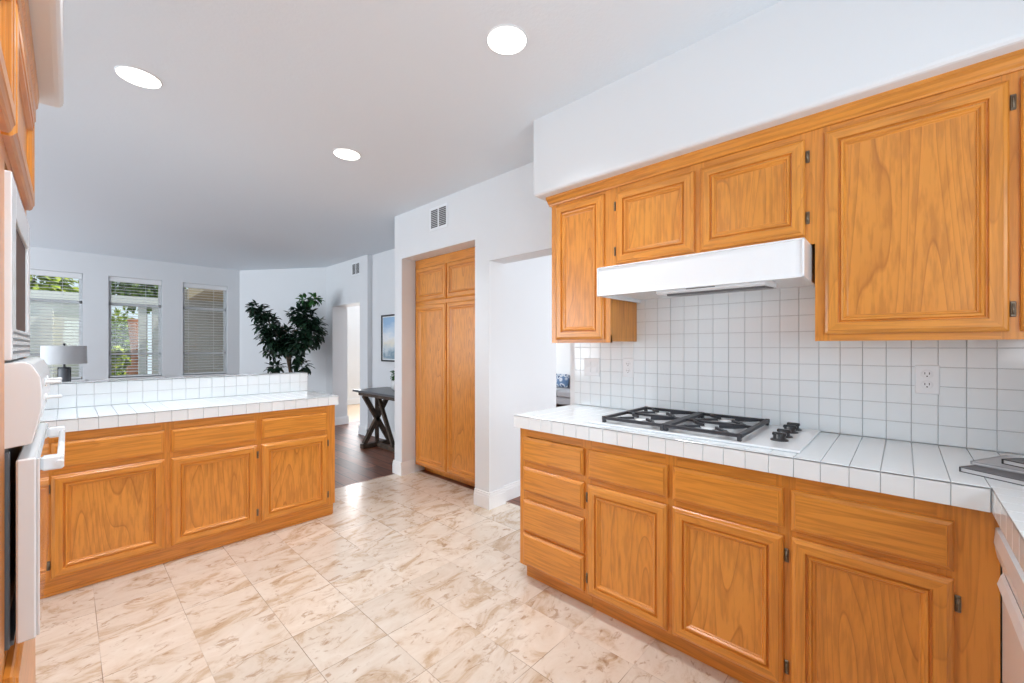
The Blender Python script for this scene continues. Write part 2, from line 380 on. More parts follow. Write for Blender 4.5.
# cooktop wall, header over the passage, pier and pantry niche are one run
wall_boxes('wall_right', [(RX, 2.43, -.95, 1.615, 0, CZ), (PX, 2.464, 1.615, 2.40, 1.973, CZ), (PX, 2.464, 2.40, 2.568, 0, CZ), (PX, 2.46, 2.568, 3.666, 2.172, CZ),
    (PX, 2.46, 3.666, 3.80, 0, CZ), (2.464, 3.21, 2.432, 2.568, 0, CZ), (2.46, 3.21, 3.666, 3.80, 0, CZ), (2.98, 3.21, 2.568, 3.666, 0, CZ)])
wall_boxes('wall_recess', [(3.03, 3.21, 3.80, 5.64, 0, CZ)])
wall_boxes('wall_hall', [(2.96, 3.21, 5.64, 5.872, 0, CZ), (2.96, 3.21, 5.872, 6.805, 1.95, CZ), (2.96, 3.21, 6.805, 7.06, 0, CZ)])
bm = BM(); d0, d1 = Vector((2.05, 8.45, 0)), Vector((2.96, 7.06, 0)); n = Vector((d1.y-d0.y, -(d1.x-d0.x), 0)).normalized()*-.12
prism(bm, [(d0.x, d0.y), (d1.x, d1.y), (d1.x+n.x, d1.y+n.y), (d0.x+n.x, d0.y+n.y)], 'z', 0, CZ); struct('wall_diagonal', bm, WALL)
WINS = [(-.464, .141), (.404, 1.009), (1.265, 1.872)]; WZ0, WZ1 = .83, 2.325
xs = [-4] + [v for w in WINS for v in w] + [2.12]
wb = [(xs[i], xs[i+1], 8.45, 8.62, 0, CZ) for i in range(0, len(xs), 2)]
for a, b in WINS: wb += [(a, b, 8.45, 8.62, 0, WZ0), (a, b, 8.45, 8.62, WZ1, CZ)]
wall_boxes('wall_far', wb)
wall_boxes('wall_left', [(-.87, -.75, -.95, 2.10, 0, CZ)])
wall_boxes('wall_behind', [(-.75, RX, -.95, -.83, 0, 1.10), (-.75, RX, -.95, -.83, 2.15, CZ), (-.75, -.50, -.95, -.83, 1.10, 2.15), (1.60, RX, -.95, -.83, 1.10, 2.15)])
wall_boxes('wall_beyond', [(8.1, 8.2, -1, 9.1, 0, CZ), (2.9, 8.1, 9.0, 9.1, 0, CZ)])
bm = BM(); box(bm, 1.878, RX+.05, -.88, 1.60, 2.175, CZ+.04, .018, seg=3); struct('trim_1', bm, WALL)          # dropped soffit over the wall cabinets
bm = BM(); box(bm, -.80, -.010, -.88, 2.10, 2.096, CZ+.04, .02, seg=3); struct('trim_2', bm, WALL)          # dropped soffit over the oven tower

def baseboard(name, runs):
    bm = BM()
    for (x0, y0), (x1, y1), (nx, ny) in runs:
        for t, z0, z1 in ((.016, 0, .095), (.012, .095, .115), (.008, .115, .13)):
            if nx: box(bm, x0, x0+nx*t, y0, y1, z0, z1)
            else: box(bm, x0, x1, y0, y0+ny*t, z0, z1)
    return struct(name, bm, TRIM)
baseboard('baseboard_pier', [((PX, 2.384), (PX, 2.568), (-1, 0)), ((PX, 2.40), (2.464, 2.40), (0, -1)), ((2.464, 2.432), (3.2, 2.432), (0, -1)),
    ((PX, 3.666), (PX, 3.816), (-1, 0)), ((PX, 3.80), (3.03, 3.80), (0, 1)), ((PX-.016, 3.666), (2.43, 3.666), (0, -1))])
baseboard('baseboard_hall', [((3.03, 3.80), (3.03, 5.64), (-1, 0)), ((2.944, 5.64), (3.03, 5.64), (0, -1)), ((2.96, 5.624), (2.96, 5.872), (-1, 0)), ((2.944, 5.872), (3.21, 5.872), (0, 1)),
    ((2.96, 6.79), (2.96, 7.06), (-1, 0)), ((2.944, 6.805), (3.226, 6.805), (0, -1)), ((8.1, -1), (8.1, 9), (-1, 0)), ((3.2, 9.0), (8.1, 9.0), (0, -1)), ((-4, 8.45), (2.05, 8.45), (0, -1))])

# far windows
for i, (a, b) in enumerate(WINS):
    w = thing('window_%d' % (i+1), None, None, ((a+b)/2, 8.53, WZ0), kind='structure')
    bm = BM(); fw = .035
    for bx in ((a, a+fw, WZ0, WZ1), (b-fw, b, WZ0, WZ1), (a, b, WZ0, WZ0+fw), (a, b, WZ1-fw, WZ1), (a, b, 1.90, 1.945), (a, b, 1.165, 1.20)):
        box(bm, bx[0], bx[1], 8.53, 8.58, bx[2], bx[3], .004)
    obj('window_frame', bm, FRAMEM, w)
    bm = BM(); box(bm, a+.01, b-.01, 8.553, 8.557, WZ0+.01, WZ1-.01); obj('window_pane', bm, GLASS, w)
    bm = BM(); box(bm, a-.03, b+.03, 8.43, 8.53, WZ0-.025, WZ0, .004); obj('window_sill', bm, TRIM, w)
# sink window behind the camera
w = thing('window_4', None, None, (.55, -.89, 1.10), kind='structure')
bm = BM()
for bx in ((-.50, -.45, 1.10, 2.15), (1.55, 1.60, 1.10, 2.15), (.525, .575, 1.10, 2.15), (-.5, 1.6, 1.10, 1.15), (-.5, 1.6, 2.10, 2.15)): box(bm, bx[0], bx[1], -.92, -.87, bx[2], bx[3], .004)
obj('window_frame', bm, FRAMEM, w)
bm = BM(); box(bm, -.48, 1.58, -.897, -.893, 1.12, 2.13); obj('window_pane', bm, GLASS, w)

BL = ['white horizontal blind on the far window behind the grey table lamp', 'white horizontal blind on the middle far window with green shrubs showing low through it', 'white horizontal blind on the far window nearest the ficus, tan patio roof behind it']
for i, (a, b) in enumerate(WINS):
    t = thing('window_blind', BL[i], 'blind', ((a+b)/2, 8.495, WZ1), 'white blinds in the far windows')
    bm = BM(); box(bm, a+.005, b-.005, 8.465, 8.525, WZ1-.075, WZ1-.002, .006); obj('valance', bm, BLIND, t)
    bm = BM(); z = WZ1-.10
    while z > WZ0+.05:
        t2 = bmesh.new(); bmesh.ops.create_cube(t2, size=1)
        bmesh.ops.scale(t2, vec=(b-a-.03, .050, .0028), verts=t2.verts); bmesh.ops.rotate(t2, matrix=Matrix.Rotation(math.radians(10), 3, 'X'), verts=t2.verts)
        merge(bm, t2, 0, Matrix.Translation(((a+b)/2, 8.493, z))); z -= .0435
    obj('slats', bm, BLIND, t)
    bm = BM(); box(bm, a+.012, b-.012, 8.468, 8.518, WZ0+.012, WZ0+.03, .004); obj('bottom_rail', bm, BLIND, t)
    for k, fx in enumerate((.12, .68)):
        bm = BM(); x = a+(b-a)*fx; tube(bm, [(x, 8.464, WZ0+.03), (x, 8.464, WZ1-.07)], .0022, 6); obj('ladder_cord', bm, FRAMEM, t)

# ------------------------------------------------------------------ cooktop run: base cabinets
RF = Plane('x', 1.72, -1)      # face frame plane; door fronts at 1.70
DZ = (.796, .657); DO = (.631, .104)
def base_unit(P, u0, u1, back, label, toe, zt=.844, zb=.09, name='base_cabinet', group=None, endpanel=True):
    u0, u1 = min(u0, u1), max(u0, u1); c = P.p((u0+u1)/2, 0, 0)
    t = thing(name, label, 'cabinet', (c.x, c.y, 0), group)
    bm = BM(); P.box(bm, u0+.001, u1-.001, zb, zt-.001, -back, -.0185, 0, 0); obj('carcass', bm, OAK, t)
    bm = BM(); P.box(bm, u0+.001, u1-.001, 0, zb-.001, -back+.02, -toe, 0, 1); obj('toe_kick', bm, OAK, t)
    return t
t = base_unit(RF, 1.1223, 1.552, .56, 'oak base cabinet with four stacked drawers at the passage end of the cooktop counter', .055, group='oak base cabinets under the cooktop counter')
face_frame(RF, [(1.1223, 1.150), (1.500, 1.552)], [(1.1223, 1.552, .80, .843), (1.1223, 1.552, .62, .67), (1.1223, 1.552, .45, .52), (1.1223, 1.552, .26, .30), (1.1223, 1.552, .09, .125)], .09, .843, t)
for a, b in ((.797, .665), (.633, .503), (.457, .288), (.274, .104)): drawer(RF, 1.129, 1.521, b, a, t)
t = base_unit(RF, .2915, 1.122, .56, 'wide oak base cabinet with two doors and two drawer fronts directly below the cooktop', .055, group='oak base cabinets under the cooktop counter')
face_frame(RF, [(.2915, .33), (.68, .73), (1.09, 1.122)], [(.2915, 1.122, .78, .843), (.2915, 1.122, .62, .67), (.2915, 1.122, .09, .125)], .09, .843, t)
drawer(RF, .717, 1.107, .658, .797, t); drawer(RF, .306, .696, .658, .797, t)
door(RF, .717, 1.107, .104, .630, t, +1); door(RF, .306, .696, .104, .630, t, -1)
t = base_unit(RF, -.19, .2912, .56, 'oak base cabinet with one drawer over one door beside the dishwasher corner', .055, group='oak base cabinets under the cooktop counter')
face_frame(RF, [(-.19, -.07), (.27, .2912)], [(-.19, .2912, .78, .843), (-.19, .2912, .62, .67), (-.19, .2912, .09, .125)], .09, .843, t)
drawer(RF, -.103, .284, .655, .796, t); door(RF, -.103, .283, .104, .633, t, -1)

def tile(bm, P0, U, V, N, w, h, th=.006, bv=.0011):
    P0, U, V, N = Vector(P0), Vector(U), Vector(V), Vector(N)
    def q(a, b, t): return bm.verts.new(P0+U*a+V*b+N*t)
    A = [q(0, 0, 0), q(w, 0, 0), q(w, h, 0), q(0, h, 0)]; B = [q(0, 0, th-bv), q(w, 0, th-bv), q(w, h, th-bv), q(0, h, th-bv)]
    C = [q(bv, bv, th), q(w-bv, bv, th), q(w-bv, h-bv, th), q(bv, h-bv, th)]
    for k in range(4):
        l = (k+1) % 4; bm.faces.new((A[k], A[l], B[l], B[k])); bm.faces.new((B[k], B[l], C[l], C[k]))
    bm.faces.new(C)
PITCH = .0739; G = .0016
ylines = [-.17 + PITCH*k for k in range(0, 23)] + [1.574]          # grout lines along the run (last tile is wide)
ct = thing('countertop', 'white tiled L-shaped countertop carrying the cooktop and the magazines', 'countertop', (1.98, .4, .845))
bm = BM(); box(bm, 1.695, RX-.001, -.82, 1.568, .846, .908); box(bm, .75, 1.70, -.82, -.178, .846, .908); obj('grout_bed', bm, GROUT, ct)
bm = BM()
for i in range(len(ylines)-1):
    a, b = ylines[i]+G/2, ylines[i+1]-G/2
    tile(bm, (1.689, a, .908), (1, 0, 0), (0, 1, 0), (0, 0, 1), RX-.002-1.689, b-a)
    tile(bm, (1.695, a, .846), (0, 1, 0), (0, 0, 1), (-1, 0, 0), b-a, .066, .006)
for k in range(9):
    b = -.17-PITCH*k-G/2; a = max(b-PITCH+G, -.82)
    if b-a > .01: tile(bm, (1.70, a, .908), (1, 0, 0), (0, 1, 0), (0, 0, 1), RX-.002-1.70, b-a)
for k in range(13):                                                  # the return towards the sink
    b = 1.70-PITCH*k-G/2; a = b-PITCH+G
    tile(bm, (a, -.82, .908), (1, 0, 0), (0, 1, 0), (0, 0, 1), b-a, .648)
    tile(bm, (a, -.178, .846), (1, 0, 0), (0, 0, 1), (0, 1, 0), b-a, .066, .006)
for k in range(8): tile(bm, (1.695+k*PITCH, 1.568, .846), (1, 0, 0), (0, 0, 1), (0, 1, 0), min(PITCH-G, RX-1.695-k*PITCH-.002), .066, .006)
obj('counter_tiles', bm, TILE, ct)

# backsplash on the wall: structure
bm = BM(); box(bm, RX-.003, RX, -.82, 1.577, .916, 1.311); box(bm, RX-.003, RX, .2495, 1.1365, 1.311, 1.581); sb = struct('trim_3', bm, GROUT)
bm = BM()
zl = [.916+PITCH*k for k in range(0, 10)]
yl2 = [-.17 + PITCH*k for k in range(-9, 23)] + [1.5295, 1.577]
for i in range(len(yl2)-1):
    for j in range(len(zl)-1):
        if j > 5 and (yl2[i] > 1.15 or yl2[i+1] < .24): continue
        tile(bm, (RX-.003, yl2[i]+G/2, zl[j]+G/2), (0, 1, 0), (0, 0, 1), (-1, 0, 0), yl2[i+1]-yl2[i]-G, zl[j+1]-zl[j]-G, .005)
tiles = obj('backsplash_tiles', bm, TILE, sb)

# wall plates
def receptacle_plate(y, z, label):
    t = thing('wall_outlet', label, 'outlet', (RX-.008, y, z-.056), 'white outlets on the tiled backsplash')
    bm = BM(); box(bm, RX-.0135, RX-.0075, y-.0345, y+.0345, z-.056, z+.056, .003); obj('cover_plate', bm, PLAST, t)
    for dz in (.0205, -.0205):
        bm = BM(); lathe(bm, (RX-.0155, y, z+dz), [(.0165, .003), (.0165, .0005), (.015, 0)], 20, axis='x'); r = obj('receptacle', bm, PLAST, t)
        bm = BM()
        for dy in (.0062, -.0062): box(bm, RX-.0162, RX-.0152, y+dy-.0011, y+dy+.0011, z+dz-.001, z+dz+.0075)
        lathe(bm, (RX-.0162, y, z+dz-.0075), [(.0024, 0), (.0024, .001)], 10, axis='x'); obj('slot', bm, SLOT, r)
receptacle_plate(-.066, 1.163, 'white duplex outlet on the backsplash tiles above the magazine corner')
receptacle_plate(1.19, 1.165, 'white duplex outlet on the backsplash tiles behind the left burners, next to the switches')
t = thing('light_switch', 'white double rocker switch plate at the far left end of the backsplash', 'light switch', (RX-.008, 1.441, 1.105))
bm = BM(); box(bm, RX-.0135, RX-.0075, 1.441-.058, 1.441+.058, 1.105, 1.217, .003); obj('cover_plate', bm, PLAST, t)
for dy in (-.023, .023):
    bm = BM(); prism(bm, [(RX-.0135, 1.128), (RX-.018, 1.128), (RX-.0145, 1.161), (RX-.017, 1.194), (RX-.0135, 1.194)], 'y', 1.441+dy-.0165, 1.441+dy+.0165); obj('rocker', bm, PLAST, t)

# ------------------------------------------------------------------ cooktop
t = thing('gas_cooktop', 'white gas cooktop with four burners and black knobs set in the tiled counter', 'cooktop', (2.0, .70, .9142))
bm = BM(); box(bm, 1.757, 2.262, .265, 1.139, .9145, .9235, .004, seg=2); obj('cooktop_surface', bm, ENAMEL, t)
CT = .9235
BY = ((.610, 1.880), (.610, 2.125), (.918, 1.880), (.918, 2.125))
for k, (y, x) in enumerate(BY):
    bm = BM(); lathe(bm, (x, y, CT+.0003), [(.050, 0), (.048, .004), (.034, .007), (.030, .012), (.024, .013)], 28); bn = obj('burner', bm, BURN, t)
    bm = BM(); lathe(bm, (x, y, CT+.0135), [(.026, 0), (.028, .003), (.026, .006), (.012, .008)], 24); obj('burner_cap', bm, ENAMEL, bn)
for x in (1.909, 1.996, 2.114, 2.193):
    bm = BM(); y = .355; lathe(bm, (x, y, CT+.0003), [(.031, 0), (.031, .003), (.027, .006), (.0215, .007), (.020, .024), (.016, .026)], 24)
    box(bm, x-.008, x+.008, y-.024, y+.024, CT+.018, CT+.031, .003); obj('knob', bm, KNOBM, t)
def grate(y0, y1, label):
    x0, x1 = 1.775, 2.235; zt = .9515; t = thing('burner_grate', label, 'grate', ((x0+x1)/2, (y0+y1)/2, CT), 'black cast iron grates on the cooktop')
    bm = BM(); s = .013; zc = zt-s/2
    for a, b in (((x0, y0+s/2), (x1, y0+s/2)), ((x0, y1-s/2), (x1, y1-s/2)), ((x0+s/2, y0), (x0+s/2, y1)), ((x1-s/2, y0), (x1-s/2, y1))):
        beam(bm, (*a, zc), (*b, zc), s, s, bev=.002)
    obj('outer_frame', bm, IRON, t)
    xm = (x0+x1)/2; ym = (y0+y1)/2
    bm = BM(); beam(bm, (xm, y0+.01, zc), (xm, y1-.01, zc), .012, .011, bev=.002); obj('cross_bar', bm, IRON, t)
    for cx in ((x0+xm)/2, (x1+xm)/2):
        hx = (xm-x0)/2-.008; hy = (y1-y0)/2-.008
        for sx in (-1, 1):
            for sy in (-1, 1):
                bm = BM(); a = Vector((cx+sx*hx, ym+sy*hy*.72, zc)); b = Vector((cx+sx*.022, ym+sy*.034, zc+.002)); m = (a+b)/2+Vector((0, sy*.010, 0))
                beam(bm, a, m, .010, .011, bev=.002); beam(bm, m, b, .0085, .010, bev=.002); obj('finger', bm, IRON, t)
    for x in (x0+s/2, x1-s/2):
        for y in (y0+s/2+.001, y1-s/2-.001):
            bm = BM(); box(bm, x-.009, x+.009, y-.0075, y+.0075, CT+.0002, zt-.003, .002); obj('foot', bm, IRON, t)
grate(.763, 1.066, 'black iron grate over the two left burners of the cooktop')
grate(.456, .760, 'black iron grate over the two right burners, beside the knobs')

# magazines
def magazine(c, ang, w, d, z0, th, label, cov, name='magazine'):
    t = thing(name, label, 'magazine', (c[0], c[1], z0), 'magazines on the counter corner'); R = Matrix.Rotation(ang, 3, 'Z')
    def q(bm, u0, u1, v0, v1, a, b, bev=.001):
        t2 = bmesh.new(); bmesh.ops.create_cube(t2, size=1)
        for v in t2.verts: v.co = R @ Vector((u0+(v.co.x+.5)*(u1-u0), v0+(v.co.y+.5)*(v1-v0), 0)) + Vector((c[0], c[1], a+(v.co.z+.5)*(b-a)))
        bmesh.ops.bevel(t2, geom=t2.edges[:], offset=bev*.4, segments=1, affect='EDGES'); merge(bm, t2, 0)
    bm = BM(); q(bm, .003, w-.002, .003, d-.003, z0+.0015, z0+th-.0015, .0005); obj('page_block', bm, PAPER, t)
    bm = BM(); q(bm, 0, w, 0, d, z0, z0+.0016); q(bm, 0, w, 0, d, z0+th-.0016, z0+th); q(bm, 0, .003, 0, d, z0, z0+th); obj('cover', bm, cov, t)
E1 = math.atan2(-.839, -.545)
magazine((1.838, -.122), E1, .28, .21, .9145, .014, 'dark-covered magazine with pale page edges at the bottom of the pile on the counter corner', COVERD)
magazine((1.905, -.150), E1+.10, .27, .20, .9288, .009, 'grey magazine in the middle of the pile on the counter corner', COVER)
magazine((1.925, -.215), E1-.14, .26, .19, .9381, .014, 'black-covered magazine on top of the pile on the counter corner', COVERB)

# dishwasher in the return
t = thing('dishwasher', 'white dishwasher at the right edge, at right angles to the oak cabinets', 'dishwasher', (1.40, -.5, 0))
bm = BM(); box(bm, 1.105, 1.7185, -.80, -.215, .09, .842); obj('tub', bm, PLAST, t)
bm = BM(); box(bm, 1.105, 1.7185, -.2145, -.1925, .11, .70, .003); obj('door', bm, ENAMEL, t)
bm = BM(); prism(bm, [(-.2145, .702), (-.192, .702), (-.184, .722), (-.178, .76), (-.181, .80), (-.2145, .815)], 'x', 1.105, 1.7185); obj('control_panel', bm, ENAMEL, t)
bm = BM(); prism(bm, [(-.191, .704), (-.191, .690), (-.180, .684), (-.172, .690), (-.178, .712), (-.183, .722)], 'x', 1.19, 1.61); obj('handle', bm, ENAMEL, t)
bm = BM(); box(bm, 1.12, 1.685, -.74, -.26, 0, .089); obj('toe_kick', bm, KNOBM, t)
t = thing('base_cabinet', 'oak end cabinet under the counter return on the far side of the dishwasher', 'cabinet', (.93, -.5, 0))
bm = BM(); box(bm, .77, 1.10, -.80, -.21, .09, .843); obj('carcass', bm, OAK, t)
bm = BM(); box(bm, .77, 1.10, -.78, -.27, 0, .089); obj('toe_kick', bm, OAK, t)
door(Plane('y', -.21, 1), .79, 1.09, .104, .63, t); drawer(Plane('y', -.21, 1), .79, 1.09, .657, .796, t)

# ------------------------------------------------------------------ wall cabinets and hood
UF = Plane('x', 1.977, -1)
def upper_unit(u0, u1, z0, z1, label):
    t = thing('wall_cabinet', label, 'cabinet', (2.13, (u0+u1)/2, z0), 'oak wall cabinets over the cooktop')
    bm = BM(); box(bm, 1.9955, RX-.0005, u0+.0008, u1-.0008, z0+.008, z1); obj('carcass', bm, OAK, t); return t
ZT = 2.128
t = upper_unit(1.137, 1.531, 1.312, ZT, 'narrow tall oak wall cabinet at the left end of the row, left of the hood')
face_frame(UF, [(1.137, 1.19), (1.475, 1.531)], [(1.137, 1.531, 1.312, 1.35), (1.137, 1.531, 2.08, ZT)], 1.312, ZT, t); door(UF, 1.173, 1.494, 1.331, 2.110, t)
t = upper_unit(.2495, 1.137, 1.688, ZT, 'short two-door oak wall cabinet above the white range hood')
face_frame(UF, [(.2495, .30), (.66, .72), (1.08, 1.137)], [(.2495, 1.137, 1.688, 1.75), (.2495, 1.137, 2.07, ZT)], 1.688, ZT, t)
door(UF, .702, 1.100, 1.724, 2.098, t, +1); door(UF, .281, .673, 1.724, 2.098, t, -1)
t = upper_unit(-.82, .2495, 1.312, ZT, 'large oak wall cabinet right of the hood with a broad figured door')
face_frame(UF, [(.20, .2495), (-.27, -.22), (-.82, -.75)], [(-.82, .2495, 1.312, 1.36), (-.82, .2495, 2.08, ZT)], 1.312, ZT, t)
door(UF, -.235, .220, 1.337, 2.104, t, -1); door(UF, -.745, -.258, 1.337, 2.104, t, -1)
CR = [(0, 0), (.006, 0), (.009, .008), (.016, .014), (.026, .026), (.036, .034), (.036, .0465), (0, .0465)]
bm = BM()
prism(bm, [(1.977-a, ZT+.0005+b) for a, b in CR] , 'y', -.82, 1.548)
prism(bm, [(1.977, ZT+.0005), (RX-.001, ZT+.0005), (RX-.001, ZT+.046), (1.977, ZT+.046)], 'y', -.82, 1.548)
for v in bm.verts: pass
o = obj('crown_moulding', bm, [OH], base=(1.97, .4, ZT)); tag(o, 'oak crown moulding strip along the top of the wall cabinets over the cooktop', 'moulding')
t = thing('range_hood', 'white range hood under the short oak cabinet above the cooktop', 'range hood', (2.05, .69, 1.54))
bm = BM(); y0, y1, zb, zt, xf = .262, 1.126, 1.543, 1.686, 1.822
box(bm, xf+.008, xf+.022, y0, y1, zb, zt)
for a, b, c, d in ((y0, y1, zb, zb+.006), (y0, y1, zt-.006, zt), (y0, y0+.007, zb, zt), (y1-.007, y1, zb, zt)): box(bm, xf, xf+.010, a, b, c, d, .0015)
box(bm, xf+.020, RX-.009, y0, y0+.012, zb, zt); box(bm, xf+.020, RX-.009, y1-.012, y1, zb, zt); box(bm, xf+.020, RX-.009, y0+.01, y1-.01, zt-.012, zt)
box(bm, xf+.020, RX-.009, y0+.01, y1-.01, zb+.018, zb+.026)
obj('hood_body', bm, ENAMEL, t)
bm = BM(); prism(bm, [(1.852, 1.558), (1.852, 1.535), (1.868, 1.530), (2.05, 1.540), (2.05, 1.560)], 'y', .392, .83); obj('lamp_housing', bm, PLAST, t)
bm = BM(); prism(bm, [(1.875, 1.5305), (2.03, 1.539), (2.03, 1.534), (1.88, 1.522)], 'y', .398, .79); obj('grease_filter', bm, STEEL, t)
bm = BM(); box(bm, 1.8505, 1.8555, .575, .695, 1.541, 1.549, .001); obj('switch_slot', bm, SLOT, t)

# ------------------------------------------------------------------ peninsula
PF = Plane('y', 3.192, -1)
t = base_unit(PF, -.80, 1.406, .50, 'long oak peninsula cabinet with three drawers above three doors', .030)
face_frame(PF, [(-.80, -.05), (.375, .437), (.855, .915), (1.33, 1.406)], [(-.80, 1.406, .78, .843), (-.80, 1.406, .61, .67), (-.80, 1.406, .09, .125)], .09, .843, t)
for a, b, hs in ((-.060, .391, -1), (.421, .871, 1), (.901, 1.345, 1)):
    drawer(PF, a, b, .658, .796, t); door(PF, a, b, .100, .626, t, hs)
bm = BM(); PF.box(bm, -.80, 1.394, 0, .012, -.0295, -.018, .002, 1); obj('shoe_strip', bm, OAK, t, 'thin darker shoe strip on the floor')
pc = thing('peninsula_countertop', 'white tiled peninsula countertop with a raised tiled ledge at its back', 'countertop', (.35, 3.45, .845))
PYF, PYL, PYB, PXE = 3.168, 3.735, 3.86, 1.424
bm = BM(); box(bm, -.80, PXE-.006, PYF+.006, PYB-.002, .846, .908); box(bm, -.80, 1.406, PYL+.006, PYB-.002, .908, 1.062); obj('grout_bed', bm, GROUT, pc)
bm = BM(); k = 0; p2 = .0771
xl = [PXE]
while xl[-1] > -.75: xl.append(xl[-1]-p2)
for i in range(len(xl)-1):
    b, a = xl[i]-G/2, xl[i+1]+G/2
    tile(bm, (a, PYF, .908), (1, 0, 0), (0, 1, 0), (0, 0, 1), b-a, (PYL if a < 1.40 else PYB)-PYF)
    tile(bm, (a, PYF+.006, .846), (1, 0, 0), (0, 0, 1), (0, -1, 0), b-a, .066)
    if i < 1 and False: continue
    bb = min(b, 1.409)
    if bb-a > .01:
        tile(bm, (a, PYL+.006, .9155), (1, 0, 0), (0, 0, 1), (0, -1, 0), bb-a, .0735)
        tile(bm, (a, PYL+.006, .9155+.0751), (1, 0, 0), (0, 0, 1), (0, -1, 0), bb-a, .0765)
        tile(bm, (a, PYL, 1.062), (1, 0, 0), (0, 1, 0), (0, 0, 1), bb-a, PYB-PYL)
k = PYF+.006
while k < PYB-.03:
    tile(bm, (PXE-.006, k, .846), (0, 1, 0), (0, 0, 1), (1, 0, 0), min(p2-G, PYB-k), .066); k += p2
for z, hh in ((.9155, .0735), (.9906, .0765)): tile(bm, (1.403, PYL+.007, z), (0, 1, 0), (0, 0, 1), (1, 0, 0), PYB-PYL-.009, hh)
obj('counter_tiles', bm, TILE, pc)
wall_boxes('trim_4', [(-.80, 1.395, 3.695, 3.855, 0, .845)])       # knee wall behind the peninsula

# ------------------------------------------------------------------ pantry
NF = Plane('x', 2.447, -1)
t = thing('pantry_cabinet', 'tall built-in oak pantry cabinet with four doors in the wall niche', 'cabinet', (2.7, 3.13, 0))
bm = BM(); box(bm, 2.466, 2.97, 2.574, 3.660, .085, 2.168); obj('carcass', bm, OAK, t)
bm = BM(); box(bm, 2.56, 2.95, 2.574, 3.660, 0, .084); obj('toe_kick', bm, OAK, t)
face_frame(NF, [(2.574, 2.66), (3.10, 3.17), (3.60, 3.660)], [(2.574, 3.660, .085, .14), (2.574, 3.660, 1.67, 1.78), (2.574, 3.660, 2.05, 2.168)], .085, 2.168, t)
for a, b in ((3.142, 3.634), (2.622, 3.126)):
    door(NF, a, b, .108, 1.706, t, narrow=False); door(NF, a, b, 1.744, 2.080, t)

def vent(P, u0, u1, z0, z1, label):
    c = P.p((u0+u1)/2, z0, 0); t = thing('wall_vent', label, 'vent', (c.x, c.y, z0), 'white air vents high on the walls')
    m = .026; bm = BM(); P.box(bm, u0-m, u1+m, z0-m, z1+m, .0005, .005, .0015); obj('frame', bm, PLAST, t)
    um = (u0+u1)/2
    for a, b in ((u0, um-.012), (um+.012, u1)):
        bm = BM(); P.box(bm, a, b, z0, z1, .0052, .0065); g = obj('opening', bm, mat('vent_shadow', (.07, .072, .078), .7) if 'vent_shadow' not in bpy.data.materials else bpy.data.materials['vent_shadow'], t)
        bm = BM(); z = z0+.012
        while z < z1-.005: P.box(bm, a, b, z-.002, z+.002, .0066, .011); z += .0165
        obj('louvres', bm, FRAMEM, g)
WP = Plane('x', PX, -1); HP = Plane('x', 2.96, -1)
vent(WP, 2.948, 3.167, 2.375, 2.535, 'white double air vent on the wall above the oak pantry')
vent(HP, 5.885, 6.095, 2.385, 2.535, 'small white air vent above the hall doorway beside the ficus')

# ------------------------------------------------------------------ oven tower
OF = Plane('x', -.089, 1)
t = thing('oven_cabinet', 'tall oak cabinet around the white wall oven at the left edge', 'cabinet', (-.42, 1.6, 0))
bm = BM(); box(bm, -.745, -.110, .70, 1.34, .0, 2.04); box(bm, -.745, -.110, 1.94, 2.0, .0, 2.04); box(bm, -.745, -.110, 1.34, 1.94, 1.68, 2.04); box(bm, -.745, -.110, 1.34, 1.94, 0, .64); obj('carcass', bm, OAK, t)
face_frame(OF, [(.70, 1.343), (1.937, 2.0)], [(1.343, 1.937, 1.675, 2.04), (1.343, 1.937, .05, .645)], 0.0, 2.04, t, .02)
OD = Plane('x', -.0888, 1)
door(OD, .72, 1.258, 1.702, 1.985, t); door(OD, 1.274, 1.930, 1.702, 1.985, t)
drawer(OD, 1.30, 1.965, .10, .63, t)
bm = BM(); prism(bm, [(-.11, 2.0), (-.071, 2.0), (-.0695, 2.004), (-.0695, 2.040), (-.11, 2.040)], 'y', .70, 2.006)
prism(bm, [(-.11, 2.0405), (-.074, 2.0405), (-.066, 2.054), (-.063, 2.092), (-.11, 2.092)], 'y', .70, 2.025); box(bm, -.74, -.1105, .70, 2.0, 2.0405, 2.092); obj('crown', bm, OAK, t)
t = thing('wall_oven', 'white built-in wall oven with microwave above, seen edge-on at the left', 'oven', (-.4, 1.64, .65))
bm = BM(); box(bm, -.70, -.0915, 1.3445, 1.9355, .66, 1.66); obj('chassis', bm, BLACK, t)
bm = BM()      # upper microwave trim
for a, b, c, d in ((1.34, 1.44, 1.262, 1.652), (1.86, 1.94, 1.262, 1.652), (1.44, 1.86, 1.575, 1.652), (1.44, 1.86, 1.262, 1.33)): box(bm, -.0915, -.079, a, b, c, d, .002)
mt = obj('microwave_trim', bm, ENAMEL, t)
bm = BM()
for z in (1.278, 1.292, 1.306, 1.320): box(bm, -.0792, -.0784, 1.37, 1.91, z-.0028, z+.0028)
obj('vent_slots', bm, GALV, mt)
bm = BM(); box(bm, -.0915, -.0845, 1.445, 1.855, 1.333, 1.572); obj('microwave_window', bm, DGLASS, t, 'dark brown microwave window')
bm = BM(); prism(bm, [(-.0915, 1.256), (-.062, 1.258), (-.052, 1.252), (-.040, 1.225), (-.038, 1.20), (-.038, 1.16), (-.052, 1.085), (-.0915, 1.08)], 'y', 1.34, 1.94, bev=.002); cp = obj('control_panel', bm, ENAMEL, t)
for y, z in ((1.50, 1.205), (1.62, 1.205), (1.55, 1.165)):
    bm = BM(); lathe(bm, (-.0385, y, z), [(.010, 0), (.010, .003), (.004, .004), (.004, .026), (.003, .028)], 16, axis='x'); obj('knob', bm, PLAST, cp)
